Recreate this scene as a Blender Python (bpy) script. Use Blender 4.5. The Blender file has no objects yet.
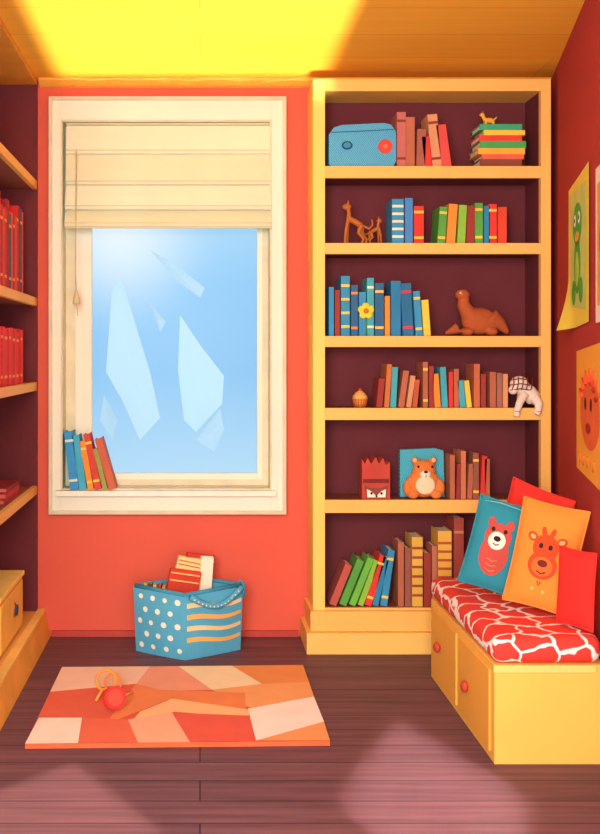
import bpy, bmesh, math, random
from mathutils import Vector, Matrix
random.seed(4)
sc=bpy.context.scene
sc.view_settings.view_transform='Standard'
sc.view_settings.look='None'
R=math.radians
CH=1.405
def W(u,v,Y): return Vector(((u-200)*Y/1000,Y,CH-(v-355)*Y/1000))
def lin(h):
    o=[]
    for i in (0,2,4):
        c=int(h[i:i+2],16)/255
        o.append(c/12.92 if c<=0.04045 else ((c+0.055)/1.055)**2.4)
    return (*o,1)
MC={}
def mat(h,rough=.75,var=.10,scale=9):
    k=(h,rough,var,scale)
    if k in MC: return MC[k]
    m=bpy.data.materials.new('paint_'+h); m.use_nodes=True
    nt=m.node_tree; b=nt.nodes['Principled BSDF']
    b.inputs['Roughness'].default_value=rough
    b.inputs['Specular IOR Level'].default_value=.25
    tc=nt.nodes.new('ShaderNodeTexCoord'); n=nt.nodes.new('ShaderNodeTexNoise'); n.inputs['Scale'].default_value=scale
    nt.links.new(tc.outputs['Object'],n.inputs['Vector'])
    mr=nt.nodes.new('ShaderNodeMapRange'); mr.inputs[1].default_value=.3; mr.inputs[2].default_value=.7
    mr.inputs[3].default_value=1-var; mr.inputs[4].default_value=1+var*.5
    nt.links.new(n.outputs['Fac'],mr.inputs[0])
    hs=nt.nodes.new('ShaderNodeHueSaturation'); hs.inputs['Color'].default_value=lin(h)
    nt.links.new(mr.outputs[0],hs.inputs['Value']); nt.links.new(hs.outputs[0],b.inputs['Base Color'])
    MC[k]=m; return m
def plank_mat(name,c1,c2,cm,sx,sy,rot=0,rough=.6,grain=.12,mortar=.004,off=.37):
    m=bpy.data.materials.new(name); m.use_nodes=True; nt=m.node_tree; b=nt.nodes['Principled BSDF']
    b.inputs['Roughness'].default_value=rough; b.inputs['Specular IOR Level'].default_value=.2
    g=nt.nodes.new('ShaderNodeNewGeometry'); mp=nt.nodes.new('ShaderNodeMapping'); mp.inputs['Rotation'].default_value=(0,0,rot)
    nt.links.new(g.outputs['Position'],mp.inputs['Vector'])
    br=nt.nodes.new('ShaderNodeTexBrick'); br.offset=off
    br.inputs['Color1'].default_value=lin(c1); br.inputs['Color2'].default_value=lin(c2); br.inputs['Mortar'].default_value=lin(cm)
    br.inputs['Scale'].default_value=1; br.inputs['Mortar Size'].default_value=mortar; br.inputs['Mortar Smooth'].default_value=.3
    br.inputs['Brick Width'].default_value=sx; br.inputs['Row Height'].default_value=sy
    nt.links.new(mp.outputs[0],br.inputs['Vector'])
    m2=nt.nodes.new('ShaderNodeMapping'); m2.inputs['Scale'].default_value=(1.2,22,1)
    nt.links.new(mp.outputs[0],m2.inputs['Vector'])
    n=nt.nodes.new('ShaderNodeTexNoise'); n.inputs['Scale'].default_value=1.5; n.inputs['Detail'].default_value=3
    nt.links.new(m2.outputs[0],n.inputs['Vector'])
    mr=nt.nodes.new('ShaderNodeMapRange'); mr.inputs[1].default_value=.35; mr.inputs[2].default_value=.65; mr.inputs[3].default_value=1-grain; mr.inputs[4].default_value=1+grain*.6
    nt.links.new(n.outputs['Fac'],mr.inputs[0])
    hs=nt.nodes.new('ShaderNodeHueSaturation'); nt.links.new(br.outputs['Color'],hs.inputs['Color']); nt.links.new(mr.outputs[0],hs.inputs['Value'])
    nt.links.new(hs.outputs[0],b.inputs['Base Color']); return m
def hatch_mat(name,c1,c2,scale=60,dist=3,rot=(0,R(35),0)):
    m=bpy.data.materials.new(name); m.use_nodes=True; nt=m.node_tree; b=nt.nodes['Principled BSDF']; b.inputs['Roughness'].default_value=.8
    tc=nt.nodes.new('ShaderNodeTexCoord'); mp=nt.nodes.new('ShaderNodeMapping'); mp.inputs['Rotation'].default_value=rot
    nt.links.new(tc.outputs['Object'],mp.inputs['Vector'])
    w=nt.nodes.new('ShaderNodeTexWave'); w.inputs['Scale'].default_value=scale; w.inputs['Distortion'].default_value=dist; w.inputs['Detail'].default_value=1
    nt.links.new(mp.outputs[0],w.inputs['Vector'])
    r=nt.nodes.new('ShaderNodeValToRGB'); r.color_ramp.elements[0].position=.35; r.color_ramp.elements[0].color=lin(c1); r.color_ramp.elements[1].position=.65; r.color_ramp.elements[1].color=lin(c2)
    nt.links.new(w.outputs['Fac'],r.inputs[0]); nt.links.new(r.outputs[0],b.inputs['Base Color']); return m
def web_mat(name,c1,c2,scale,th):
    m=bpy.data.materials.new(name); m.use_nodes=True; nt=m.node_tree; b=nt.nodes['Principled BSDF']; b.inputs['Roughness'].default_value=.85
    g=nt.nodes.new('ShaderNodeNewGeometry')
    n=nt.nodes.new('ShaderNodeTexNoise'); n.inputs['Scale'].default_value=9
    nt.links.new(g.outputs['Position'],n.inputs['Vector'])
    mx=nt.nodes.new('ShaderNodeVectorMath'); mx.operation='MULTIPLY_ADD'; mx.inputs[1].default_value=(.10,.10,.10)
    nt.links.new(n.outputs['Color'],mx.inputs[0]); nt.links.new(g.outputs['Position'],mx.inputs[2])
    v=nt.nodes.new('ShaderNodeTexVoronoi'); v.feature='DISTANCE_TO_EDGE'; v.inputs['Scale'].default_value=scale; v.inputs['Randomness'].default_value=.55
    nt.links.new(mx.outputs[0],v.inputs['Vector'])
    r=nt.nodes.new('ShaderNodeValToRGB'); r.color_ramp.elements[0].position=th; r.color_ramp.elements[0].color=lin(c2); r.color_ramp.elements[1].position=th+.02; r.color_ramp.elements[1].color=lin(c1)
    nt.links.new(v.outputs['Distance'],r.inputs[0]); nt.links.new(r.outputs[0],b.inputs['Base Color']); return m

class MB:
    def __init__(s): s.v=[];s.f=[];s.m=[];s.sm=[];s.mats=[]
    def mi(s,m):
        if isinstance(m,str): m=mat(m)
        if m not in s.mats: s.mats.append(m)
        return s.mats.index(m)
    def add(s,vs,fs,m,smooth=False,M=None):
        o=len(s.v); i=s.mi(m)
        for v in vs:
            v=Vector(v); s.v.append(M@v if M else v)
        for f in fs: s.f.append([a+o for a in f]); s.m.append(i); s.sm.append(smooth)
    def box(s,x0,x1,y0,y1,z0,z1,m,M=None):
        s.add([(x0,y0,z0),(x1,y0,z0),(x1,y1,z0),(x0,y1,z0),(x0,y0,z1),(x1,y0,z1),(x1,y1,z1),(x0,y1,z1)],
              [(0,3,2,1),(4,5,6,7),(0,1,5,4),(1,2,6,5),(2,3,7,6),(3,0,4,7)],m,False,M)
    def hexa(s,c,m,M=None):
        s.add(c,[(0,3,2,1),(4,5,6,7),(0,1,5,4),(1,2,6,5),(2,3,7,6),(3,0,4,7)],m,False,M)
    def prism(s,p,y0,y1,m,M=None,smooth=False):  # poly in xz
        n=len(p); vs=[(a,y0,b) for a,b in p]+[(a,y1,b) for a,b in p]
        s.add(vs,[list(range(n)),list(range(2*n-1,n-1,-1))],m,False,M)
        s.add(vs,[(i,(i+1)%n,n+(i+1)%n,n+i) for i in range(n)],m,smooth,M)
    def prismz(s,p,z0,z1,m,M=None):
        n=len(p); vs=[(a,b,z0) for a,b in p]+[(a,b,z1) for a,b in p]
        s.add(vs,[list(range(n))[::-1],list(range(n,2*n))]+[(i,(i+1)%n,n+(i+1)%n,n+i) for i in range(n)],m,False,M)
    def tube(s,path,r,m,n=10,M=None):
        path=[Vector(p) for p in path]
        if not isinstance(r,(list,tuple)): r=[r]*len(path)
        vs=[];fs=[];prev=None
        for i,p in enumerate(path):
            d=(path[min(i+1,len(path)-1)]-path[max(i-1,0)]).normalized()
            if prev is None:
                a=d.orthogonal().normalized()
            else:
                a=(prev-d*prev.dot(d)); a=a.normalized() if a.length>1e-6 else d.orthogonal().normalized()
            prev=a; b=d.cross(a)
            for k in range(n):
                t=2*math.pi*k/n; vs.append(p+(a*math.cos(t)+b*math.sin(t))*r[i])
        for i in range(len(path)-1):
            for k in range(n): fs.append((i*n+k,i*n+(k+1)%n,(i+1)*n+(k+1)%n,(i+1)*n+k))
        fs.append(tuple(range(n))[::-1]); fs.append(tuple(range((len(path)-1)*n,len(path)*n)))
        s.add(vs,fs,m,True,M)
    def ell(s,c,r,m,M=None,n=16,k=10):
        c=Vector(c); vs=[c+Vector((0,0,r[2]))];fs=[]
        for i in range(1,k):
            a=math.pi*i/k
            for j in range(n):
                b=2*math.pi*j/n; vs.append(c+Vector((r[0]*math.sin(a)*math.cos(b),r[1]*math.sin(a)*math.sin(b),r[2]*math.cos(a))))
        vs.append(c-Vector((0,0,r[2]))); L=len(vs)-1
        for j in range(n): fs.append((0,1+j,1+(j+1)%n)); fs.append((L,L-n+(j+1)%n,L-n+j))
        for i in range(k-2):
            for j in range(n):
                a=1+i*n; fs.append((a+j,a+n+j,a+n+(j+1)%n,a+(j+1)%n))
        s.add(vs,fs,m,True,M)
    def disc(s,c,r,t,m,M=None,n=24,rz=None):  # disc in xz, thickness along -y
        rz=rz or r
        p=[(c[0]+r*math.cos(2*math.pi*i/n),c[2]+rz*math.sin(2*math.pi*i/n)) for i in range(n)]
        s.prism(p,c[1]-t,c[1],m,M,True)
    def torus(s,c,R0,r,m,M=None,n=28,k=8):
        vs=[];fs=[]
        for i in range(n):
            a=2*math.pi*i/n
            for j in range(k):
                b=2*math.pi*j/k; q=R0+r*math.cos(b)
                vs.append((c[0]+q*math.cos(a),c[1]+r*math.sin(b),c[2]+q*math.sin(a)))
        for i in range(n):
            for j in range(k): fs.append((i*k+j,i*k+(j+1)%k,((i+1)%n)*k+(j+1)%k,((i+1)%n)*k+j))
        s.add(vs,fs,m,True,M)
    def obj(s,name,bevel=0,seg=2):
        me=bpy.data.meshes.new(name)
        lo=Vector([min(v[i] for v in s.v) for i in range(3)]); hi=Vector([max(v[i] for v in s.v) for i in range(3)])
        c=(lo+hi)/2; c.z=lo.z
        me.from_pydata([v-c for v in s.v],[],s.f)
        for m in s.mats: me.materials.append(m)
        for p,i,k in zip(me.polygons,s.m,s.sm): p.material_index=i; p.use_smooth=k
        bm=bmesh.new(); bm.from_mesh(me); bmesh.ops.recalc_face_normals(bm,faces=bm.faces); bm.to_mesh(me); bm.free()
        o=bpy.data.objects.new(name,me); o.location=c; sc.collection.objects.link(o)
        if bevel:
            b=o.modifiers.new('b','BEVEL'); b.width=bevel; b.segments=seg; b.limit_method='ANGLE'; b.angle_limit=R(40)
        return o
def blob(parts,voxel=.004,sm=6):
    t=MB()
    for p in parts:
        if p[0]=='e': t.ell(p[1],p[2],'ffffff',p[3] if len(p)>3 else None,20,14)
        else: t.tube(p[1],p[2],'ffffff',14)
    me=bpy.data.meshes.new('t'); me.from_pydata(t.v,[],t.f)
    bm=bmesh.new(); bm.from_mesh(me); bmesh.ops.recalc_face_normals(bm,faces=bm.faces); bm.to_mesh(me); bm.free()
    o=bpy.data.objects.new('t',me); sc.collection.objects.link(o)
    r=o.modifiers.new('r','REMESH'); r.mode='VOXEL'; r.voxel_size=voxel
    q=o.modifiers.new('s','SMOOTH'); q.iterations=sm; q.factor=.5
    e=o.evaluated_get(bpy.context.evaluated_depsgraph_get()); m2=e.to_mesh()
    vs=[v.co.copy() for v in m2.vertices]; fs=[list(p.vertices) for p in m2.polygons]
    e.to_mesh_clear(); bpy.data.objects.remove(o); return vs,fs

# ---------------- palette
RED='e2604c'; SHELF='f8bd62'; DARK='6c2c32'; CREAM='efe0bd'
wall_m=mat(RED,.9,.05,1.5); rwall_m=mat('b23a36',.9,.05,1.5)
shelf_m=mat(SHELF,.6,.06,3); dark_m=mat(DARK,.85,.12,3); frame_m=mat('ebe7d2',.6,.04,3)
floor_m=plank_mat('floor_planks','745059','6a4853','442e38',2.3,.15,0,.55,.24,.004)
ceil_m=plank_mat('ceiling_boards','fdbe42','fab63c','e29c34',2.6,.33,0,.8,.03,.003)
RX=lambda Y: .585+.234*Y
H=2.78
# ---------------- room shell
m=MB(); m.prismz([(-1.25,1.2),(1.5,1.2),(1.9,5.15),(-1.25,5.15)],-.1,0,floor_m); m.obj('floor')
m=MB(); m.prismz([(-1.25,1.2),(1.5,1.2),(1.9,5.15),(-1.25,5.15)],H,H+.1,ceil_m); m.obj('ceiling')
ox0,ox1,oz0,oz1=-.69,.355,.735,2.57
m=MB()
m.box(-1.25,ox0,5,5.15,0,H,wall_m); m.box(ox1,1.9,5,5.15,0,H,wall_m)
m.box(ox0,ox1,5,5.15,0,oz0,wall_m); m.box(ox0,ox1,5,5.15,oz1,H,wall_m); m.obj('wall_back')
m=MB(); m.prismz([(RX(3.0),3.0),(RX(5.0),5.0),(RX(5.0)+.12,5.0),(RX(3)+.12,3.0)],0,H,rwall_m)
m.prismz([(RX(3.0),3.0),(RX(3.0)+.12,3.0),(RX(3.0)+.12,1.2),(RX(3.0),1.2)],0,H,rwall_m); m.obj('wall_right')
m=MB(); m.box(-1.25,-1.16,1.2,5,0,H,wall_m); m.obj('wall_left')
YZ=Matrix(((0,1,0,0),(1,0,0,0),(0,0,1,0),(0,0,0,1)))
m=MB()
m.prism([(4.955,H),(4.955,H-.012),(4.985,H-.035),(5.0,H-.04),(5.0,H)],-.80,1.74,mat('f4ac44'),YZ)
m.obj('trim_ceiling')
m=MB(); m.box(-.74,.49,4.985,5,0,.03,mat('c2483e')); m.obj('baseboard_back')

# ---------------- window
m=MB()
cy=4.955
def fr(m,x0,x1,z0,z1,w,y0,y1,mt,wb=None,wt=None,wr=None):
    wb=wb or w; wt=wt or w; wr=wr or w
    m.box(x0,x0+w,y0,y1,z0,z1,mt); m.box(x1-wr,x1,y0,y1,z0,z1,mt)
    m.box(x0+w,x1-wr,y0,y1,z0,z0+wb,mt); m.box(x0+w,x1-wr,y0,y1,z1-wt,z1,mt)
X0=W(50,0,cy).x; X1=W(285,0,cy).x; Z1=W(0,98,cy).z; Z0=W(0,513,cy).z
fr(m,X0,X1,Z0,Z1,ox0-X0+.0,cy,5.0,frame_m,oz0-Z0,Z1-oz1,X1-ox1)
fr(m,X0-.006,X1+.006,Z0-.006,Z1+.006,.018,cy-.012,5.0,mat('d8ceb0'))
fr(m,ox0,ox1,oz0,oz1,.008,cy+.005,5.15,mat('dcd4b4'))
m.box(ox0-.02,ox1+.02,4.915,5.10,oz0-.025,oz0+.001,mat('f2eedc'))
sx0=ox0+.008; sx1=ox1-.008
fr(m,sx0,sx1,oz0+.008,oz1-.008,.05,5.07,5.12,mat('dcd4b4'),.03,.05,.03)
fr(m,sx0+.04,sx1-.022,oz0+.03,oz1-.05,W(92,0,5.09).x-sx0-.04,5.075,5.115,frame_m,W(0,473,5.09).z-oz0-.03,.05,sx1-.022-W(257,0,5.09).x)
gm=bpy.data.materials.new('window_glass'); gm.use_nodes=True; nt=gm.node_tree
nt.nodes.clear(); o_=nt.nodes.new('ShaderNodeOutputMaterial'); a=nt.nodes.new('ShaderNodeBsdfTransparent'); b=nt.nodes.new('ShaderNodeBsdfGlossy'); b.inputs['Roughness'].default_value=.3
x=nt.nodes.new('ShaderNodeMixShader'); x.inputs[0].default_value=.006; nt.links.new(a.outputs[0],x.inputs[1]); nt.links.new(b.outputs[0],x.inputs[2]); nt.links.new(x.outputs[0],o_.inputs[0])
m.box(sx0+.05,sx1-.03,5.093,5.097,oz0+.05,oz1-.06,gm)
m.obj('window_1',.003)

# roman blind
m=MB()
bx0=W(67,0,5.0).x; bx1=W(270,0,5.0).x
bl=mat('e6e3c4',.85,.05,3); bl2=mat('cfc8a0',.85,.05,3)
m.box(bx0,bx1,4.975,5.03,W(0,126,5).z,oz1-.01,bl2)
levels=[124,152,183,208,228]
for i in range(4):
    zt=W(0,levels[i],4.99).z; zb=W(0,levels[i+1]+(3 if i<3 else 0),4.99).z
    out=.018+.010*i
    pr=[(5.0,zt),(4.99-out*.3,zt-.01),(4.985-out*.8,zt-(zt-zb)*.5),(4.98-out,zb+.02),(4.982-out,zb+.004),(4.99-out,zb),(5.0,zb+.006)]
    e=.004*i
    m.prism(pr,bx0-e*.3,bx1+e*.3,bl if i%2==0 else mat('dedbb8',.85,.05,3),YZ)
    m.box(bx0-e*.3,bx1+e*.3,4.977-out,4.983-out,zb+.016,zb+.021,bl2)
m.box(bx0-.002,bx1+.002,4.938,4.947,W(0,228,4.96).z-.004,W(0,222,4.96).z,bl2)
cx=W(76,0,4.93).x
m.tube([(cx,4.935,W(0,150,4.95).z),(cx-.002,4.93,1.8),(cx+.002,4.93,W(0,292,4.93).z)],.0025,'cdb98a',8)
m.tube([(cx+.002,4.93,W(0,290,4.93).z),(cx+.002,4.93,W(0,296,4.93).z),(cx+.002,4.93,W(0,304,4.93).z)],[.005,.014,.018],'d9c9a0',10)
m.tube([(cx+.002,4.93,W(0,304,4.93).z),(cx+.008,4.93,W(0,316,4.93).z)],[.003,.002],'cdb98a',6)
m.obj('roman_blind')

# ---------------- books
def book(m,w,h,d,c,band=None,M=None,pages='f6e7c3'):
    t=min(.004,w*.16)
    m.box(0,w,0,t,0,h,c,M); m.box(0,t,t,d,0,h,c,M); m.box(w-t,w,t,d,0,h,c,M)
    m.box(t,w-t,t,d-.004,.004,h-.006,pages,M)
    if band:
        n,bc=band if isinstance(band,tuple) else (2,band)
        for i in range(n):
            z=h*(.84-.68*i/max(n-1,1)) if n>1 else h*.7
            m.box(.0008,w-.0008,-.0012,0,z-.006,z+.006,bc,M)
def row(name,vb,Y,items,depth=.16,zbase=None):
    m=MB()
    for it in items:
        u0,u1,vt,c=it[:4]; tilt=it[4] if len(it)>4 else 0; band=it[5] if len(it)>5 else None
        x0=(u0-200)*Y/1000; x1=(u1-200)*Y/1000; w=x1-x0
        zb=zbase if zbase is not None else CH-(vb-355)*BY/1000
        h=CH-(vt-355)*Y/1000-zb
        a=R(tilt); w=w*math.cos(a)*.97
        if tilt>0: M=Matrix.Translation((x1,Y,zb))@Matrix.Rotation(a,4,'Y')@Matrix.Translation((-w,0,0))
        else: M=Matrix.Translation((x0,Y,zb))@Matrix.Rotation(a,4,'Y')
        book(m,w,h/max(math.cos(a),.5)*(1 if not tilt else .97),depth*random.uniform(.88,1),c,band,M)
    return m.obj(name)

# ---------------- back bookcase
BY=4.74
def bx(u): return (u-200)*BY/1000
def bz(v): return CH-(v-355)*BY/1000
m=MB()
L0,L1,R0,R1=bx(313),bx(325),bx(541),bx(551)
top=bz(79)
m.box(L0,L1,BY,4.99,0,top,mat('fdce68',.6,.05,3)); m.box(R0,R1,BY,4.99,0,top,shelf_m)  # left stile coloured lighter to stand in for light on that side
m.box(L1,R0,4.965,4.99,0,top,dark_m)
m.box(L1,L1+.003,BY+.03,4.965,.0,top-.01,dark_m); m.box(R0-.003,R0,BY+.03,4.965,0,top-.01,dark_m)
m.box(L1,R0,BY,4.965,bz(91),top,shelf_m)
shelves=[(166,178),(243,254),(336,347),(408,420),(500,513),(608,622)]
for a,b in shelves:
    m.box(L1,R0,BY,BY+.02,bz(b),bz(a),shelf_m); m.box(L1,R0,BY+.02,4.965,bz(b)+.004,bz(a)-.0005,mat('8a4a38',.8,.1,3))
for a,b in [(0,91)]+shelves[:-1]:
    m.box(L1,R0,BY+.02,4.965,bz(b)+.002,bz(b)+.006,dark_m)
pl=mat('f8c26a',.6,.05,3)
m.box(L0-.014,R1,BY-.022,4.99,bz(630),bz(608)-.01,shelf_m)
m.box(L0-.035,R1,BY-.05,4.99,.0,bz(630)-.001,mat('fac668',.6,.05,3))
m.obj('bookcase',.003)

Yb=BY+.03
DR='9e3b34'; BR='b8684c'; RD='e03c34'; OR='f5923a'; GR='5aa545'; BL='3a90c0'; TE='48aab8'; YE='f8cc4a'; NV='346894'; PK='c26c64'; TN='d8956a'; LM='90c045'
row('book_row',166,Yb,[(397,406,112,PK,0,'8e3b32'),(406,415,117,BR,0),(416,425,128,'ac6050',2),(425,433,136,RD,-6),(432,442,113,TN,-5,'8e3b32'),(442,452,124,'e0504a',-8)])
row('book_row',243,Yb,[(392,404,199,BL,0,(5,'e8e2c0')),(405,413,198,'4a88c8',0),(414,424,206,RD,0,YE),(437,445,206,GR,4,YE),(446,455,203,OR,4),(457,465,204,LM,3),(466,474,205,DR,2),(475,483,203,GR,0,YE),(484,490,206,'2f86b0',0),(489,497,204,RD,0,YE),(498,507,207,'e04a30',0)])
row('book_row',336,Yb,[(329,334,287,BL,0),(335,340,290,DR,0),(341,350,276,'3a8fb8',0,(4,YE)),(351,358,285,NV,0,OR),(359,366,292,BL,0),(367,374,278,TE,0,(3,'e8e2c0')),(375,384,283,NV,0,YE),(385,390,296,OR,0),(391,401,281,'2f7fb0',0),(403,414,282,'2d6f9c',-3,RD),(416,423,290,BL,-4,(2,YE)),(424,431,299,YE,-4)])
row('book_row',408,Yb,[(376,382,378,DR,6),(384,389,363,'c9713c',4),(390,396,366,TE,3),(398,404,370,BR,8),(406,411,375,TN,8),(412,417,379,'c25a3a',6),(423,428,362,'b5654a',0,YE),(429,434,366,DR,0),(435,441,373,OR,-4),(442,448,366,TE,-3),(449,453,372,RD,0),(454,459,369,BR,0),(460,466,380,TE,-5),(467,472,380,YE,-6),(474,480,364,'c46a48',0),(481,486,374,DR,0),(490,496,372,BR,0),(497,502,373,'a86a58',0),(503,508,374,TN,0)])
row('book_row',500,Yb,[(450,455,455,BR,0),(456,460,463,DR,2),(461,466,451,'d47a58',0),(467,472,463,BR,3),(473,479,453,'9e5a4a',0,YE),(480,485,455,RD,3),(485,490,459,BR,0)])
row('book_row',608,Yb,[(328,336,565,'c0594f',22),(338,346,560,GR,22),(348,355,558,'6fbe4a',22),(357,363,560,LM,20),(364,371,555,RD,17,YE),(372,378,556,'2f86b0',13),(380,387,549,BL,8,YE)])
row('book_row',608,Yb,[(398,404,542,BR,0),(405,411,548,'9e5a4a',0),(412,423,537,'e0b04c',0,(6,'a84434')),(424,431,553,DR,0),(432,437,546,'c5755a',0),(438,452,531,'ecb44c',0,(7,'b8543a')),(454,464,518,'a54840',0,'c98a5a')])
row('sill_book_row',488,4.94,[(70,79,430,'3a96d0',-6,'e8e2c0'),(79.5,87,434,'48acc8',-8),(88,94,440,OR,-10,YE),(95,102,433,'d04a3c',-12,YE),(103,108,448,'9a9a50',-14),(109,117,438,'c5654a',-16)],.12,zbase=oz0+.002)

# ---- toys
m=MB(); hm=hatch_mat('radio_hatch','3489b4','62b8dc',42,4)
zb=bz(166)+.001
def q(u,v): return (W(u,0,Yb).x,zb+(165.5-v)*Yb/1000)
cpts=[(329,163),(329,133),(334,126),(342,123.5),(384,121.5),(391,123),(396,130),(396,160),(393,165.5),(332,165.5)]
m.prism([q(u,v) for u,v in cpts],Yb,Yb+.15,hm)
V=lambda u,v,y: Vector((q(u,v)[0],y,q(u,v)[1]))
p=V(347,144,Yb); m.disc(p,.026,.006,'1f4f70',rz=.02); m.disc(p-Vector((0,.006,0)),.017,.003,'3a8fb8',rz=.013)
p=V(385,145,Yb); m.disc(p,.034,.008,'e44a38'); m.disc(p-Vector((0,.008,0)),.012,.004,'f0705a')
for u in (346,358): m.ell(V(u,124,Yb+.05),(.012,.012,.006),'23384a')
m.tube([V(331,131,Yb-.001),V(394,128,Yb-.001)],.002,'1f5f85')
m.obj('toy_radio',.004)
m=MB(); zc=bz(166)+.0005
cols=[('8a4a3a',480,522,8),('e4684a',482,524,5),('f0b040',478,525,6),('4faa5a',480,526,7),('e84a3c',479,522,6),('f8cc4a',484,525,5),('3faa7a',480,522,6)]
for c,a,b,t in cols:
    h=t*Yb/1000; xa,xb=W(a,0,Yb).x,W(b,0,Yb).x
    M=Matrix.Translation((xb,Yb,zc))@Matrix.Rotation(R(-90),4,'Y')
    book(m,h,xb-xa,.16,c,None,M); zc+=h
m.obj('book_stack')
sy=Yb+.05; s0=W(489,0,sy).x
vs,fs=blob([('e',(s0,sy,zc+.028),(.026,.014,.014)),('t',[(s0-.018,sy,zc+.028),(s0-.03,sy,zc+.052)],[.010,.008]),('e',(s0-.034,sy,zc+.056),(.013,.009,.009)),
  ('t',[(s0-.017,sy-.007,zc+.028),(s0-.018,sy-.007,zc)],[.007,.006]),('t',[(s0-.017,sy+.008,zc+.028),(s0-.018,sy+.008,zc)],[.007,.006]),('t',[(s0+.018,sy-.007,zc+.028),(s0+.019,sy-.007,zc)],[.007,.006]),('t',[(s0+.018,sy+.008,zc+.028),(s0+.019,sy+.008,zc)],[.007,.006]),('t',[(s0+.024,sy,zc+.032),(s0+.038,sy,zc+.046)],[.005,.003])],.0025,3)
m=MB(); m.add(vs,fs,mat('f5b23e'),True)
for d in (-.005,.005): m.ell((s0-.03,sy+d,zc+.067),(.003,.003,.006),'b5652a')
m.ell((s0-.042,sy-.005,zc+.058),(.002,.002,.002),'201010'); m.obj('toy_dog')
def thin_cat(u0,vb,sc_,flip,name):
    Y=Yb+.03; B=W(u0,vb,Y); zb=bz(243); f=-1 if flip else 1
    q=lambda a,b,dy=0: Vector((B.x+f*a*sc_,Y+dy,zb+b*sc_))
    ps=[('t',[q(-.003,.115),q(.0,.14),q(-.004,.165)],[.012*sc_,.010*sc_,.009*sc_]),('e',q(-.010,.172),(.021*sc_,.014*sc_,.015*sc_)),
        ('t',[q(-.003,.118),q(.025,.105),q(.058,.085)],[.014*sc_,.014*sc_,.013*sc_]),
        ('t',[q(-.004,.12,-.01),q(-.016,.06,-.012),q(-.02,.004,-.012)],[.009*sc_,.007*sc_,.007*sc_]),('t',[q(-.002,.12,.01),q(-.006,.06,.012),q(-.008,.004,.012)],[.009*sc_,.007*sc_,.007*sc_]),
        ('t',[q(.055,.088,-.01),q(.042,.05,-.012),q(.064,.025,-.012),q(.058,.004,-.012)],[.013*sc_,.009*sc_,.007*sc_,.007*sc_]),('t',[q(.06,.088,.01),q(.058,.05,.012),q(.082,.025,.012),q(.076,.004,.012)],[.012*sc_,.009*sc_,.007*sc_,.007*sc_]),
        ('t',[q(.065,.085),q(.092,.07),q(.108,.09),(q(.104,.115))],[.006*sc_,.005*sc_,.0045*sc_,.004*sc_])]
    vs,fs=blob(ps,.0028,2); m=MB(); m.add(vs,fs,mat('b8682e'),True)
    for d in (-.009,.009): m.tube([q(-.006,.18,d*sc_),q(-.003,.202,d*sc_)],[.006*sc_,.001],'b8682e')
    m.ell(q(-.022,.175,-.010*sc_),(.002,.002,.002),'201010'); m.obj(name)
thin_cat(349,243,1.05,False,'wooden_cat_figurine'); thin_cat(378,243,.66,True,'wooden_cat_figurine')
m=MB(); c=W(366,311,Yb-.008)
for i in range(5):
    a=R(72*i+18); m.ell(c+Vector((.022*math.cos(a),0,.022*math.sin(a))),(.018,.006,.018),'f8d63a')
m.ell(c-Vector((0,.006,0)),(.013,.006,.013),'c9782a')
m.tube([c+Vector((0,.002,-.02)),Vector((c.x+.004,Yb-.008,bz(336)+.0)),],.003,'5a8a3a')
m.obj('flower_decoration')
Y=Yb+.03; zb=bz(336)
q=lambda u,v,dy=0: Vector((W(u,v,Y).x,Y+dy,zb+(336-v)*Y/1000))
vs,fs=blob([('e',q(479,321),(.085,.05,.066)),('t',[q(470,316),q(463,304),q(464,296)],[.042,.030,.026]),('e',q(462,294.5,-.008),(.036,.028,.026)),
 ('t',[q(458,328),q(451,331),q(445,333.5)],[.03,.018,.008]),('t',[q(490,318),q(500,324),q(508,333)],[.05,.032,.010]),
 ('e',q(466,331.5,-.03),(.03,.025,.02)),('e',q(490,331.5,-.03),(.03,.025,.02)),('e',q(466,331.5,.03),(.03,.025,.02)),('e',q(490,331.5,.03),(.03,.025,.02))],.005,6)
m=MB(); m.add(vs,fs,mat('b0562c',.8),True)
m.ell(q(459,293,-.034),(.006,.004,.006),'f6e7c3'); m.ell(q(459,293,-.038),(.003,.002,.003),'201010')
m.obj('toy_dinosaur')
Y=Yb+.02; zb=bz(408); c=W(361,0,Y).x
m=MB(); m.tube([(c,Y+.03,zb),(c,Y+.03,zb+.045)],[.026,.036],'e0863c',16); m.tube([(c,Y+.03,zb+.04),(c,Y+.03,zb+.055),(c,Y+.03,zb+.07),(c,Y+.03,zb+.08)],[.038,.034,.022,.008],'f0b05a',16); m.ell((c,Y+.03,zb+.084),(.009,.009,.009),'d8352c')
for i in range(16):
    a=2*math.pi*i/16; m.tube([(c+.027*math.cos(a),Y+.03+.027*math.sin(a),zb+.001),(c+.036*math.cos(a),Y+.03+.036*math.sin(a),zb+.042)],.002,'b5562a',5)
m.obj('toy_cupcake')
# plush horse sitting at the shelf edge, front legs hanging over
Y=BY; zb=bz(408)
q=lambda u,v,dy=0: Vector((W(u,v,Y).x,Y+.02+dy,zb+(408-v)*Y/1000))
vs,fs=blob([('e',q(520,384,-.01),(.045,.034,.038)),('e',q(513,390,-.02),(.022,.024,.022)),('t',[q(522,388),q(530,393),q(536,400)],[.036,.040,.036]),
 ('t',[q(524,394,-.028),q(518,402,-.047),q(515,411,-.047),q(514.5,416,-.047)],[.022,.018,.015,.016]),('t',[q(524,394,.025),q(523,400,.03),q(523,405.0,.03)],[.018,.014,.013]),
 ('t',[q(534,398,-.028),q(537,404,-.047),q(536,411,-.047),q(534,414,-.047)],[.026,.020,.016,.017]),('t',[q(536,399,.02),q(537,402,.02),q(537,405.0,.02)],[.018,.014,.013])],.004,4)
m=MB(); m.add(vs,fs,mat('f0dac8',.9),True)
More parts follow.
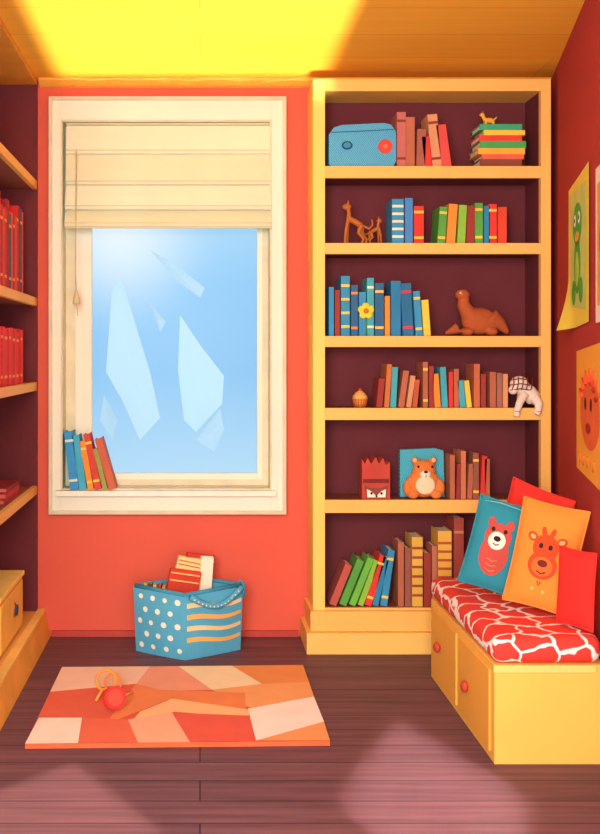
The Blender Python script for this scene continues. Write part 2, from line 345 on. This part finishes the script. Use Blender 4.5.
for i in range(5):
    u=511+i*4.6
    m.tube([q(u,390,-.040),q(u+1,383,-.048),q(u+2,377,-.032)],.0025,'7c2a30',6)
for v in (379,384,389): m.tube([q(509,v+1,-.036),q(519,v-.5,-.049),q(529,v+1,-.036)],.0025,'7c2a30',6)
for u in (514.5,536): m.tube([q(u-2.5,411,-.063),q(u+2.5,411,-.063)],.002,'b98a78',6)
m.obj('plush_horse')
m=MB(); Y=Yb; zb=bz(500)+.0005; q=lambda u,v: (W(u,v,Y).x,zb+(500-v)*Y/1000)
m.prism([q(362,500),q(390,500),q(390,463),q(386,466),(q(383,459)),q(379,465),q(376,458),q(371,465),q(368,459),q(365,465),q(362,460)],Y,Y+.10,mat('c4483a'))
m.prism([q(363,484),q(389,484),q(389,480),q(363,480)],Y-.002,Y,mat('7c2a24'))
m.prism([q(366,498.5),q(364.5,486),q(370,489),q(382,489),q(387.5,486),q(386,498.5)],Y-.008,Y,mat('8e4a3c'))
m.prism([q(367,498),q(366.5,490),q(371,492),q(376,497),q(381,492),q(385.5,490),q(385,498)],Y-.012,Y-.008,mat('f8ead8'))
for u in (371,381): p=W(u,494,Y); m.disc(Vector((p.x,Y-.012,q(u,494)[1])),.006,.002,'201010')
p=q(376,498); m.disc(Vector((p[0],Y-.012,p[1]+.006)),.005,.004,'201010')
m.obj('fox_gift_box',.002)
m=MB(); bm_=hatch_mat('bear_book_hatch','2a8fae','5cc4d4',38,5,(0,R(-25),0))
yy=Y+.075; q2=lambda u,v: (W(u,v,yy).x,zb+(500-v)*yy/1000)
m.prism([q2(400,500),q2(444.5,499.95),q2(443.5,454),q2(435,451.5),(q2(400,453))],yy,yy+.035,bm_); m.prism([q2(403,498.5),q2(442.5,498.5),q2(442,457),q2(402,457)],yy+.035,yy+.043,mat('f6e7c3'))
m.obj('picture_book',.002)
m=MB(); e=lambda u,v,dy,a,b,c_: ('e',Vector((q(u,v)[0],Y+.025+dy,q(u,v)[1])),(a,b,c_))
vs,fs=blob([e(424.5,485,0,.082,.042,.068),e(425,471,-.002,.056,.036,.048),e(415.5,461.5,0,.017,.012,.017),e(434.5,461.5,0,.017,.012,.017),
 e(408.5,489,-.012,.024,.022,.040),e(440.5,489,-.012,.024,.022,.040),e(413,495.4,-.028,.028,.022,.021),e(436,495.4,-.028,.028,.022,.021)],.0045,5)
m.add(vs,fs,mat('e2803c',.9),True)
P=lambda u,v,dy: Vector((q(u,v)[0],Y+.025+dy,q(u,v)[1]))
m.ell(P(425,486,-.036),(.048,.010,.044),'f6dcb4'); m.ell(P(425,475,-.032),(.026,.014,.020),'faead0'); m.ell(P(425,472.5,-.045),(.010,.005,.007),'40201a')
for u in (418,432): m.ell(P(u,467.5,-.034),(.0055,.004,.0065),'201010')
for u in (415.5,434.5): m.ell(P(u,461.5,-.011),(.010,.004,.010),'f6c08a')
m.tube([P(425,475,-.046),P(425,478,-.045)],.0015,'40201a',6)
m.obj('teddy_bear')

# ---------------- left bookcase
m=MB(); FX=-.81; bX=-1.15; y0=2.6; y1=4.995
sh=[2.27,1.69,1.27,.755]
m.box(bX,bX+.02,y0,y1,.0,H-.002,dark_m)
m.box(bX,FX-.0,y1-.02,y1,.0,H-.002,dark_m); m.box(bX,FX,y0,y0+.03,0,H-.002,shelf_m)
for z in sh:
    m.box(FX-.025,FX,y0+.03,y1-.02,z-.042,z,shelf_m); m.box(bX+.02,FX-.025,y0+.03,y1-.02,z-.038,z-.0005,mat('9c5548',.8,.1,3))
m.box(bX,FX,y0,y1,H-.03,H-.002,mat('e8a03c'))
m.box(bX+.02,FX+.02,y0,y1,.0,.13,shelf_m)
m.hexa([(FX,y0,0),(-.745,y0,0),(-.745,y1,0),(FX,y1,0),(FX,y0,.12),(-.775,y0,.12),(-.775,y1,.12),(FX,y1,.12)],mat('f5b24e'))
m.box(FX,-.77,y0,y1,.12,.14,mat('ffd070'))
m.obj('bookcase',.003)
def lrow(name,z,ya,yb,hs,cols,X=-.845,band=None):
    m=MB(); y=ya; i=0
    while y<yb:
        w=random.uniform(.035,.06); h=random.uniform(*hs); c=cols[i%len(cols)]; i+=1
        book(m,min(w,yb-y+.001)-.002,h,.2,c,band if i%2 else None,Matrix.Translation((X,y,z))@Matrix.Rotation(R(90),4,'Z'),'e8c9a0'); y+=w
    return m.obj(name)
lrow('book_row',1.69,3.2,4.78,(.34,.41),['d22a28','9e2226','2c6478','e8453c','a82a28','e04a38'],band=(2,'f0a04a'))
lrow('book_row',1.27,3.2,4.78,(.24,.26),['e8302a','d42a24','f03a30'],band=(2,'f5a05a'))
lrow('book_row',2.27,2.8,3.7,(.3,.36),['2f86b0','d8352c','f0a52e'])
m=MB(); zz=.7555
for i,(c,l) in enumerate([('ac2a30',.36),('c0322e',.33),('8c2228',.3)]):
    h=.022; M=Matrix.Translation((-.845,4.68-l,zz))@Matrix.Rotation(R(90),4,'Z')@Matrix.Translation((l,0,0))@Matrix.Rotation(R(-90),4,'Y')
    book(m,h,l,.2,c,None,M,'c86a58'); zz+=h
m.obj('book_stack')
m=MB()
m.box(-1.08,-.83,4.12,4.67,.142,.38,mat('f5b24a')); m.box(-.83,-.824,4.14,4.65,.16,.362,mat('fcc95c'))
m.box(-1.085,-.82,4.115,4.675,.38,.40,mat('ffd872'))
M=Matrix.Rotation(R(90),4,'Z'); M.translation=Vector((-.824,4.43,.275)); m.disc((0,0,0),.032,.006,'c9782a',M); m.disc((0,-.006,0),.024,.01,'2c4a70',M)
m.obj('toy_chest',.004)

# ---------------- rug
def F(u,v,z=.018):
    Y=(CH-z)*1000/(v-355); return ((u-200)*Y/1000,Y)
m=MB()
corn=[(62,667),(303,665),(330,741),(25,744)]
m.prismz([F(u,v) for u,v in corn][::-1],.001,.018,'e8663c')
polys=[('fbd3b8',[(62,667),(150,666.4),(136,684),(50,692)]),
('f4a88a',[(150,666.4),(178,666.2),(212,690),(100,692),(136,684)]),
('fde8bc',[(178,666.2),(232,665.8),(262,684),(212,690)]),
('f29c5a',[(232,665.8),(303,665),(309,682),(262,684)]),
('f8b070',[(309,682),(314,697),(250,708),(212,690),(262,684)]),
('e96a50',[(50,692),(136,684),(110,718),(39,718)]),
('f28f58',[(136,684),(160,690),(245,693),(246,712),(168,700),(112,722),(110,718)]),
('fbc890',[(140,712),(172,699),(250,710),(248,718),(175,712),(130,724)]),
('fdeedc',[(39,718),(82,718),(78,743.4),(25,744)]),
('ee7458',[(82,718),(128,720),(138,743),(78,743.4)]),
('f9bc98',[(128,720),(172,713),(190,742.6),(138,743)]),
('e96450',[(172,713),(248,716),(255,742),(190,742.6)]),
('fef2e6',[(248,709),(314,697),(324,722),(256,741)]),
('f6a468',[(256,741),(324,722),(330,741)])]
for i,(c,p) in enumerate(polys):
    z=.0184+.00012*i
    pts=[F(u,v,.018) for u,v in p]
    m.add([(a,b,z) for a,b in pts],[list(range(len(pts)))],mat(c,.95,.05,8))
m.obj('rug')
m=MB(); zr=.021
def f3(u,v,dz): a,b=F(u,v,zr); return Vector((a,b,zr+dz))
c=f3(114,710,.0)
Mx=Matrix.Translation(c+Vector((0,0,.048)))@Matrix.Rotation(R(20),4,'Z')@Matrix.Rotation(R(-18),4,'X')
m.disc((0,.014,0),.044,.012,'e43c32',Mx); m.disc((0,-.008,0),.044,.012,'d0302c',Mx); m.disc((0,.004,0),.018,.014,'a02020',Mx); m.disc((0,-.020,0),.032,.003,'e04a3c',Mx)
rr=f3(106,692,.0)
Mt=Matrix.Translation(rr+Vector((0,0,.048)))@Matrix.Rotation(R(-25),4,'X')
m.torus((0,0,0),.040,.006,'f5983a',Mt); m.torus((.028,.02,-.006),.034,.005,'f08038',Mt)
m.tube([f3(96,703,.01),f3(102,697,.03),f3(112,693,.02),f3(122,698,.006),f3(132,694,.006)],.0055,'f5a84a',8)
m.obj('pull_toy')

# ---------------- fabric storage bin
m=MB(); teal=mat('58aed0',.9,.06,8)
C=Vector((-.069,4.60,0)); A=Vector((-.235,.15,0)); B=Vector((.262,.17,0)); hh=.31
bot=[C,C+B,C+A+B,C+A]; ce=sum(bot,Vector())/4
tops=[ce+(p-ce)*1.05+Vector((0,0,hh)) for p in bot]
tops[0].z-=.01
it=[ce+(p-ce)*.98+Vector((0,0,hh)) for p in bot]; it[0].z-=.01
ib=[ce+(p-ce)*.93+Vector((0,0,.01)) for p in bot]
def facept(p00,p10,p11,p01,s,t,off,bow=.018):
    p=(p00*(1-s)+p10*s)*(1-t)+(p01*(1-s)+p11*s)*t
    n=(p10-p00).cross(p01-p00).normalized(); return p+n*(off+bow*math.sin(math.pi*s)*math.sin(math.pi*min(1,t*.9+.1)))
faces4=[(bot[3],bot[0],tops[0],tops[3]),(bot[0],bot[1],tops[1],tops[0]),(bot[1],bot[2],tops[2],tops[1]),(bot[2],bot[3],tops[3],tops[2])]
G=8
for k,fc in enumerate(faces4):
    vs=[facept(*fc,i/G,j/G,0,.018 if k<2 else .0) for j in range(G+1) for i in range(G+1)]
    m.add(vs,[(j*(G+1)+i,j*(G+1)+i+1,(j+1)*(G+1)+i+1,(j+1)*(G+1)+i) for j in range(G) for i in range(G)],teal,True)
vs=bot+tops+ib+it
m.add(vs,[(3,2,1,0),(8,9,13,12),(9,10,14,13),(10,11,15,14),(11,8,12,15),(8,9,10,11)],teal)
Lf,Rf=faces4[0],faces4[1]
for r_ in range(5):
    for k in range(4):
        s=.14+k*.25+(0.12 if r_%2 else 0); t=.13+r_*.185
        if s>.95: continue
        cs=random.uniform(-.02,.02); rs=random.uniform(.8,1.05)
        pts=[facept(*Lf,s+cs+.052*rs*math.cos(a),t+.045*rs*math.sin(a),.002) for a in [2*math.pi*i/12 for i in range(12)]]
        m.add(pts,[list(range(12))],mat('fbf2dc',.9))
for i in range(1,5):
    t0=.06+i*.175
    sl=lambda s,t: t+.035*math.sin(s*5+1)
    N=10; up=[facept(*Rf,s/N*.94+.03,sl(s/N,t0+.075-.02*(s/N)),.002) for s in range(N+1)]; lo=[facept(*Rf,s/N*.94+.03,sl(s/N,t0),.002) for s in range(N+1)]
    m.add(lo+up,[(j,j+1,N+2+j,N+1+j) for j in range(N)],mat('f8b85e' if i%2 else 'fad49a',.9))
for i in range(4): m.tube([(tops[i]+it[i])/2,(tops[(i+1)%4]+it[(i+1)%4])/2],.010,mat('3f96b8',.9),8)
hp=[]
for i in range(15):
    s=i/14; hp.append(facept(*Rf,.06+.88*s,.98-.20*math.sin(math.pi*s),.018))
m.tube(hp,.014,teal,8)
for i in range(1,14,1): m.ell(hp[i]+Vector((0,-.013,0)),(.005,.003,.005),'f4ead0',None,8,6)
ear=[tops[1]+Vector((-.03,0,-.01)),tops[1]+Vector((-.012,-.004,.022)),tops[1]+Vector((.004,-.004,.0)),tops[1]+Vector((.0,-.004,-.06))]
m.tube(ear,.008,'3f96b8',8)
def bk(cx,cy_,cz,w,h,d,c,rz,ry,rx=0): book(m,w,h,d,c,(1,'f7dd8a'),Matrix.Translation((cx,cy_,cz))@Matrix.Rotation(R(rz),4,'Z')@Matrix.Rotation(R(ry),4,'Y')@Matrix.Rotation(R(rx),4,'X'))
def bk2(cx,cy_,top_,w,h,t,c,roll,yaw,strips=()):
    M=Matrix.Translation((cx,cy_,top_-h))@Matrix.Rotation(R(yaw),4,'Z')@Matrix.Rotation(R(roll),4,'Y')@Matrix.Translation((-w/2,0,0))
    m.box(0,w,0,.004,0,h,c,M); m.box(0,w,t-.004,t,0,h,c,M); m.box(0,.004,.004,t-.004,0,h,c,M); m.box(.004,w-.005,.004,t-.004,.004,h-.005,'f6e7c3',M)
    for a,b,c2 in strips: m.box(.006,w-.006,-.001,0,h-b,h-a,c2,M)
bk2(-.115,4.745,.385,.15,.29,.025,'d8402f',10,10,[(.015,.021,'f7c86a'),(.05,.056,'f7c86a')])
bk2(-.105,4.785,.435,.15,.32,.025,'f6d890',14,12,[(.015,.022,'e07a4a'),(.034,.039,'c8402f')])
bk2(-.045,4.815,.445,.14,.32,.03,'c83a30',10,12,[(.02,.03,'f7dd8a')])
bk2(.015,4.80,.435,.06,.31,.03,'fbeed0',4,8)
for i in range(5): bk(-.235+.021*i,4.75,.09,.015,.232-.004*i,.07,['e8a23a','6a4a3a','f0c860','c8302a','e8a23a'][i],-6,-8)
m.obj('fabric_storage_bin')

# ---------------- bench
m=MB(); bx0_=1.01; ya=3.43; yb=4.37
m.prismz([(bx0_,ya),(RX(ya)-.004,ya),(RX(yb)-.004,yb),(bx0_,yb)],0,.342,mat('f8be58',.6,.05,3))
for a,b in ((3.47,3.88),(3.92,4.33)): m.box(bx0_-.008,bx0_,a,b,.03,.315,mat('f6b24a',.6,.05,3))
m.box(bx0_-.004,RX(ya)-.03,ya-.006,ya,.315,.342,mat('ffd074',.6,.05,3))
for u,z in ((442,.185),(470,.165)):
    Yk=1010/(u-200)
    m.ell((bx0_-.022,Yk,z),(.014,.022,.022),'c04a34'); m.tube([(bx0_-.008,Yk,z),(bx0_-.02,Yk,z)],.010,'8e3020')
m.obj('storage_bench',.004)
wm=web_mat('cushion_waves','e43a2e','fdf0e6',8.5,.04)
m=MB(); m.prismz([(bx0_-.004,ya-.006),(RX(ya)-.012,ya-.006),(RX(yb)-.012,yb+.01),(bx0_-.004,yb+.01)],.344,.436,wm)
o=m.obj('bench_cushion',.035,5)
for p in o.data.polygons: p.use_smooth=True

# ---------------- pillows
def pillow(name,Wd,Ht,Th,c,M,deco=None):
    m=MB(); n=18
    def pt(u,v,sg):
        t=Th/2*(max(0,(1-u*u)*(1-v*v)))**.42
        return Vector((Wd/2*u*(1-.05*(1-v*v)),sg*t,Ht/2*v*(1-.04*(1-u*u))))
    for sg in (-1,1):
        vs=[pt(-1+2*i/n,-1+2*j/n,sg) for j in range(n+1) for i in range(n+1)]
        m.add(vs,[(j*(n+1)+i,j*(n+1)+i+1,(j+1)*(n+1)+i+1,(j+1)*(n+1)+i) for j in range(n) for i in range(n)],c,True,M)
    edge=[pt(-1+2*i/n,-1,0) for i in range(n+1)]+[pt(1,-1+2*i/n,0) for i in range(1,n+1)]+[pt(1-2*i/n,1,0) for i in range(1,n+1)]+[pt(-1,1-2*i/n,0) for i in range(1,n)]
    edge.append(edge[0])
    m.tube(edge,.004,c,6,M)
    def S(x,z,off):
        u=max(-.98,min(.98,x/(Wd/2))); v=max(-.98,min(.98,z/(Ht/2)))
        return Vector((x,-(Th/2*((1-u*u)*(1-v*v))**.42)-off,z))
    def E(cx,cz,rx,rz,col,off=.002,rot=0):
        vs=[S(cx,cz,off)];N=20;K=4;fs=[]
        for k in range(1,K+1):
            for i in range(N):
                a=2*math.pi*i/N; x=rx*k/K*math.cos(a); z=rz*k/K*math.sin(a)
                vs.append(S(cx+x*math.cos(rot)-z*math.sin(rot),cz+x*math.sin(rot)+z*math.cos(rot),off))
        for i in range(N):
            fs.append((0,1+i,1+(i+1)%N))
            for k in range(K-1): fs.append((1+k*N+i,1+(k+1)*N+i,1+(k+1)*N+(i+1)%N,1+k*N+(i+1)%N))
        m.add(vs,fs,col,True,M)
    def Ln(pts,col,r=.0025,off=.003): m.tube([S(a,b,off) for a,b in pts],r,col,6,M)
    if deco: deco(E,Ln)
    return m.obj(name)
def deco_bear(E,Ln):
    x=-.012
    E(x,-.035,.056,.085,'c24c44',.002); E(x,.035,.052,.055,'c24c44',.0022)
    E(x-.036,.088,.016,.020,'c24c44',.002); E(x+.036,.088,.016,.020,'c24c44',.002)
    E(x,.02,.034,.036,'f4e4d4',.0035); E(x,.028,.014,.011,'30181a',.005)
    E(x-.024,.062,.0075,.009,'30181a',.004); E(x+.024,.062,.0075,.009,'30181a',.004)
    Ln([(x-.012,.008),(x,.002),(x+.012,.008)],'30181a')
    for k in (-.055,-.075,-.095): Ln([(x-.022,k),(x,k-.008),(x+.022,k)],'e88a5a')
    Ln([(-.10,.16),(-.04,.168),(.05,.162),(.10,.166)],'7cc0c4')
def deco_moose(E,Ln):
    c1='d8461c'; c2='ea6a2c'
    E(0,.03,.046,.050,c1,.002); E(0,-.035,.052,.052,c1,.0025)
    E(-.052,.062,.020,.016,c1,.002,R(-35)); E(.052,.062,.020,.016,c1,.002,R(35))
    E(-.052,.062,.011,.008,'f6b070',.004,R(-35)); E(.052,.062,.011,.008,'f6b070',.004,R(35))
    E(0,-.04,.038,.036,c2,.0045); E(0,-.028,.018,.013,'6e2418',.0065)
    E(-.017,.035,.0075,.010,'30181a',.005); E(.017,.035,.0075,.010,'30181a',.005)
    E(-.016,.088,.009,.018,c1,.002,R(15)); E(.016,.088,.009,.018,c1,.002,R(-15))
    Ln([(-.016,-.058),(0,-.066),(.016,-.058)],'6e2418',.0025,.006)
    Ln([(-.006,-.095),(0,-.11),(.006,-.095)],c1,.003)
    E(-.02,-.125,.006,.006,'f8b868',.003); E(.02,-.13,.006,.006,'f8b868',.003)
def PM(x,y,z,rz,rx,ry): return Matrix.Translation((x,y,z))@Matrix.Rotation(R(rz),4,'Z')@Matrix.Rotation(R(rx),4,'X')@Matrix.Rotation(R(ry),4,'Y')
pillow('throw_pillow',.238,.395,.08,mat('ee8a36',.9,.05,6),PM(1.290,3.73,.655,-28,-10,10),deco_moose)
pillow('throw_pillow',.25,.36,.08,mat('2c8a9e',.9,.05,6),PM(1.195,3.98,.642,-26,-10,13),deco_bear)
pillow('throw_pillow',.30,.38,.07,mat('ea3a32',.9,.05,6),PM(1.395,4.215,.660,-50,-7,14))
pillow('throw_pillow',.16,.27,.055,mat('e4302a',.9,.05,6),PM(1.326,3.525,.583,-62,-4,0))

# ---------------- posters on right wall
d=Vector((-.234,-1,0)).normalized(); n=Vector((-d.y,d.x,0))
def WM(Y,z,off=.004):
    p=Vector((RX(Y),Y,z))-n*off
    M=Matrix.Identity(4)
    for i in range(3): M[i][0]=d[i]; M[i][1]=n[i]; M[i][2]=(0,0,1)[i]; M[i][3]=p[i]
    return M
M=WM(4.30,1.53)
m=MB()
N=14; w=.58; h=.60; vs=[];fs=[]
for j in range(N+1):
    for i in range(N+1):
        x=w*i/N; z=h*j/N; c_=max(0,1-(x+z)/.22); vs.append((x+.0,-.002-.05*c_**1.5,z-.02+.02*i/N+ (0.0)))
for j in range(N):
    for i in range(N): fs.append((j*(N+1)+i,j*(N+1)+i+1,(j+1)*(N+1)+i+1,(j+1)*(N+1)+i))
m.add(vs,fs,mat('f8e45a',.8,.04),True,M)
m.prism([(.09,.08),(.52,.05),(.52,.54),(.07,.55)],-.005,-.0045,mat('cfe07a',.8),M)
gr='58b040'
m.disc((.30,-.006,.40),.12,.001,gr,M,rz=.085); m.disc((.30,-.006,.24),.085,.001,gr,M,rz=.12)
m.disc((.20,-.0065,.13),.05,.001,gr,M,rz=.05); m.disc((.40,-.0065,.13),.05,.001,gr,M,rz=.05); m.disc((.24,-.0075,.42),.025,.001,'f4f4e0',M); m.disc((.36,-.0075,.42),.025,.001,'f4f4e0',M)
m.disc((.24,-.0085,.42),.010,.001,'203010',M); m.disc((.36,-.0085,.42),.010,.001,'203010',M)
m.disc((.30,-.0075,.35),.05,.001,'f0a52e',M,rz=.02); m.disc((.30,-.0075,.22),.045,.001,'b8d850',M,rz=.07)
m.obj('wall_poster')
M=WM(4.06,.95); m=MB()
m.prism([(0,0),(.62,-.02),(.62,.50),(.0,.47)],-.002,.0,mat('fbb440',.8,.04),M)
m.disc((.36,-.003,.24),.24,.001,'f07038',M,rz=.14)
for a in (30,50,70,90,110,130,150):
    r1,r2=.8,1.18; ca,sa=math.cos(R(a)),math.sin(R(a)); m.tube([(.36+.24*ca*r1,-.004,.24+.14*sa*r1),(.36+.24*ca*r2,-.004,.24+.14*sa*r2)],[.012,.003],'e0502f',6,M)
m.disc((.26,-.0045,.27),.024,.001,'5a1a14',M); m.disc((.40,-.0045,.27),.024,.001,'5a1a14',M); m.disc((.33,-.0045,.18),.06,.001,'a82a20',M,rz=.02)
for s in (.1,.2,.3,.45): m.tube([(s,-.003,.03),(s+.02,-.003,.07)],.004,'d8702a',6,M)
m.obj('wall_poster')
M=WM(3.58,1.52); m=MB(); m.prism([(0,0),(.36,0),(.36,.55),(.0,.55)],-.002,0,mat('f8eedc',.8,.04),M); m.prism([(.05,.06),(.31,.06),(.31,.49),(.05,.49)],-.004,-.002,mat('f0b04a',.8),M); m.disc((.18,-.005,.28),.08,.001,'e8602a',M); m.obj('wall_poster')

# ---------------- window-glass reflections, imitated by faceted shards placed outside
Yc=11
cm=bpy.data.materials.new('reflection_tint'); cm.use_nodes=True; bb=cm.node_tree.nodes['Principled BSDF']; bb.inputs['Base Color'].default_value=lin('a0c4da'); bb.inputs['Roughness'].default_value=1; bb.inputs['Specular IOR Level'].default_value=0
cm2=cm.copy(); cm2.name='reflection_tint_2'; cm2.node_tree.nodes['Principled BSDF'].inputs['Base Color'].default_value=lin('98bcd6')
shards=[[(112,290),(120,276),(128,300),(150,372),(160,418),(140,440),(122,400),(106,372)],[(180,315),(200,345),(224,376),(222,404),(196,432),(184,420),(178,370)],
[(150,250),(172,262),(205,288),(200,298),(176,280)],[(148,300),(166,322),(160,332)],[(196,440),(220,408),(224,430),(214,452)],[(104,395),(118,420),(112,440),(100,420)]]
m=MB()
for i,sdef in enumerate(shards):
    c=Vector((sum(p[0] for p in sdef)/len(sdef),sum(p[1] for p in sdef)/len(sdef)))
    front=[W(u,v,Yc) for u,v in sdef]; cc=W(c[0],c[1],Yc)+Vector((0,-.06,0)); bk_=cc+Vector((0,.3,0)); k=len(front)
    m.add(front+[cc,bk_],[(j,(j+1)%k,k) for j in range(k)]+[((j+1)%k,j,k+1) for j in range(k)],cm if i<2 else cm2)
m.obj('reflection_shards')

# ---------------- world
w=bpy.data.worlds.new('sky_and_fill'); sc.world=w; w.use_nodes=True; nt=w.node_tree; bg=nt.nodes['Background']
tc=nt.nodes.new('ShaderNodeTexCoord'); sp=nt.nodes.new('ShaderNodeSeparateXYZ'); nt.links.new(tc.outputs['Generated'],sp.inputs[0])
r=nt.nodes.new('ShaderNodeValToRGB'); cr=r.color_ramp
mr=nt.nodes.new('ShaderNodeMapRange'); mr.inputs[1].default_value=-.14; mr.inputs[2].default_value=.16; nt.links.new(sp.outputs['Z'],mr.inputs[0])
cr.elements[0].position=0; cr.elements[0].color=lin('bce2fa'); cr.elements[1].position=1; cr.elements[1].color=lin('aedcf8')
x=cr.elements.new(.40); x.color=lin('8cc6f2'); x=cr.elements.new(.7); x.color=lin('8cc8f4')
nt.links.new(mr.outputs[0],r.inputs[0])
vd=nt.nodes.new('ShaderNodeVectorMath'); vd.operation='DISTANCE'; nt.links.new(tc.outputs['Generated'],vd.inputs[0]); vd.inputs[1].default_value=Vector((-.085,1,.125)).normalized()
mg=nt.nodes.new('ShaderNodeMapRange'); mg.interpolation_type='SMOOTHSTEP'; mg.inputs[1].default_value=0; mg.inputs[2].default_value=.11; mg.inputs[3].default_value=.7; mg.inputs[4].default_value=0
nt.links.new(vd.outputs['Value'],mg.inputs[0])
mgx=nt.nodes.new('ShaderNodeMix'); mgx.data_type='RGBA'; mgx.inputs[7].default_value=(.93,.98,1,1); nt.links.new(mg.outputs[0],mgx.inputs[0]); nt.links.new(r.outputs[0],mgx.inputs[6])
m2=nt.nodes.new('ShaderNodeMapRange'); m2.inputs[1].default_value=.0; m2.inputs[2].default_value=.5; nt.links.new(sp.outputs['Y'],m2.inputs[0])
mx=nt.nodes.new('ShaderNodeMix'); mx.data_type='RGBA'; mx.inputs[6].default_value=(1.5,1.47,1.38,1)  # warm white half behind the camera, added to fill the room
nt.links.new(m2.outputs[0],mx.inputs[0]); nt.links.new(mgx.outputs[2],mx.inputs[7]); nt.links.new(mx.outputs[2],bg.inputs['Color'])
bg.inputs['Strength'].default_value=1.0
def area(name,loc,tgt,size,en,col,sizey=None,spread=180,roll=0):
    l=bpy.data.lights.new(name,'AREA'); l.energy=en; l.color=col; l.size=size
    if sizey: l.shape='RECTANGLE'; l.size_y=sizey
    l.spread=R(spread)
    o=bpy.data.objects.new(name,l)
    o.matrix_world=Matrix.Translation(loc)@(Vector(tgt)-Vector(loc)).to_track_quat('-Z','Y').to_matrix().to_4x4()@Matrix.Rotation(R(roll),4,'Z')
    sc.collection.objects.link(o); return o
area('fill_behind_camera',(-.5,-.6,2.0),(.3,5,1.3),1.8,212,(1,.97,.91))  # added fill light behind the camera, no visible source
area('ceiling_fill',(.2,1.6,.5),(.2,4.4,2.8),1.0,13,(1,.95,.75))  # unseen light added to brighten the ceiling
area('sunbeam_ceiling',(-.04,1.0,.3),(-.04,4.3,2.78),1.3,13,(1,.92,.6),.95,2)
area('sunbeam_floor_right',(.55,-.8,1.9),(.74,3.15,0),.42,2.2,(1,.88,.78),.42,1.5,45)
area('sunbeam_floor_left',(-.75,1.0,2.4),(-.55,2.85,0),.75,2.0,(1,.82,.62),.6,1.5,45)

cam=bpy.data.cameras.new('camera'); co=bpy.data.objects.new('camera',cam); sc.collection.objects.link(co); sc.camera=co
co.location=(0,0,CH); co.rotation_euler=(R(90),0,0)
cam.sensor_fit='AUTO'; cam.sensor_width=36; cam.lens=1000*36/834; cam.shift_x=100/834; cam.shift_y=-62/834; cam.clip_start=.05
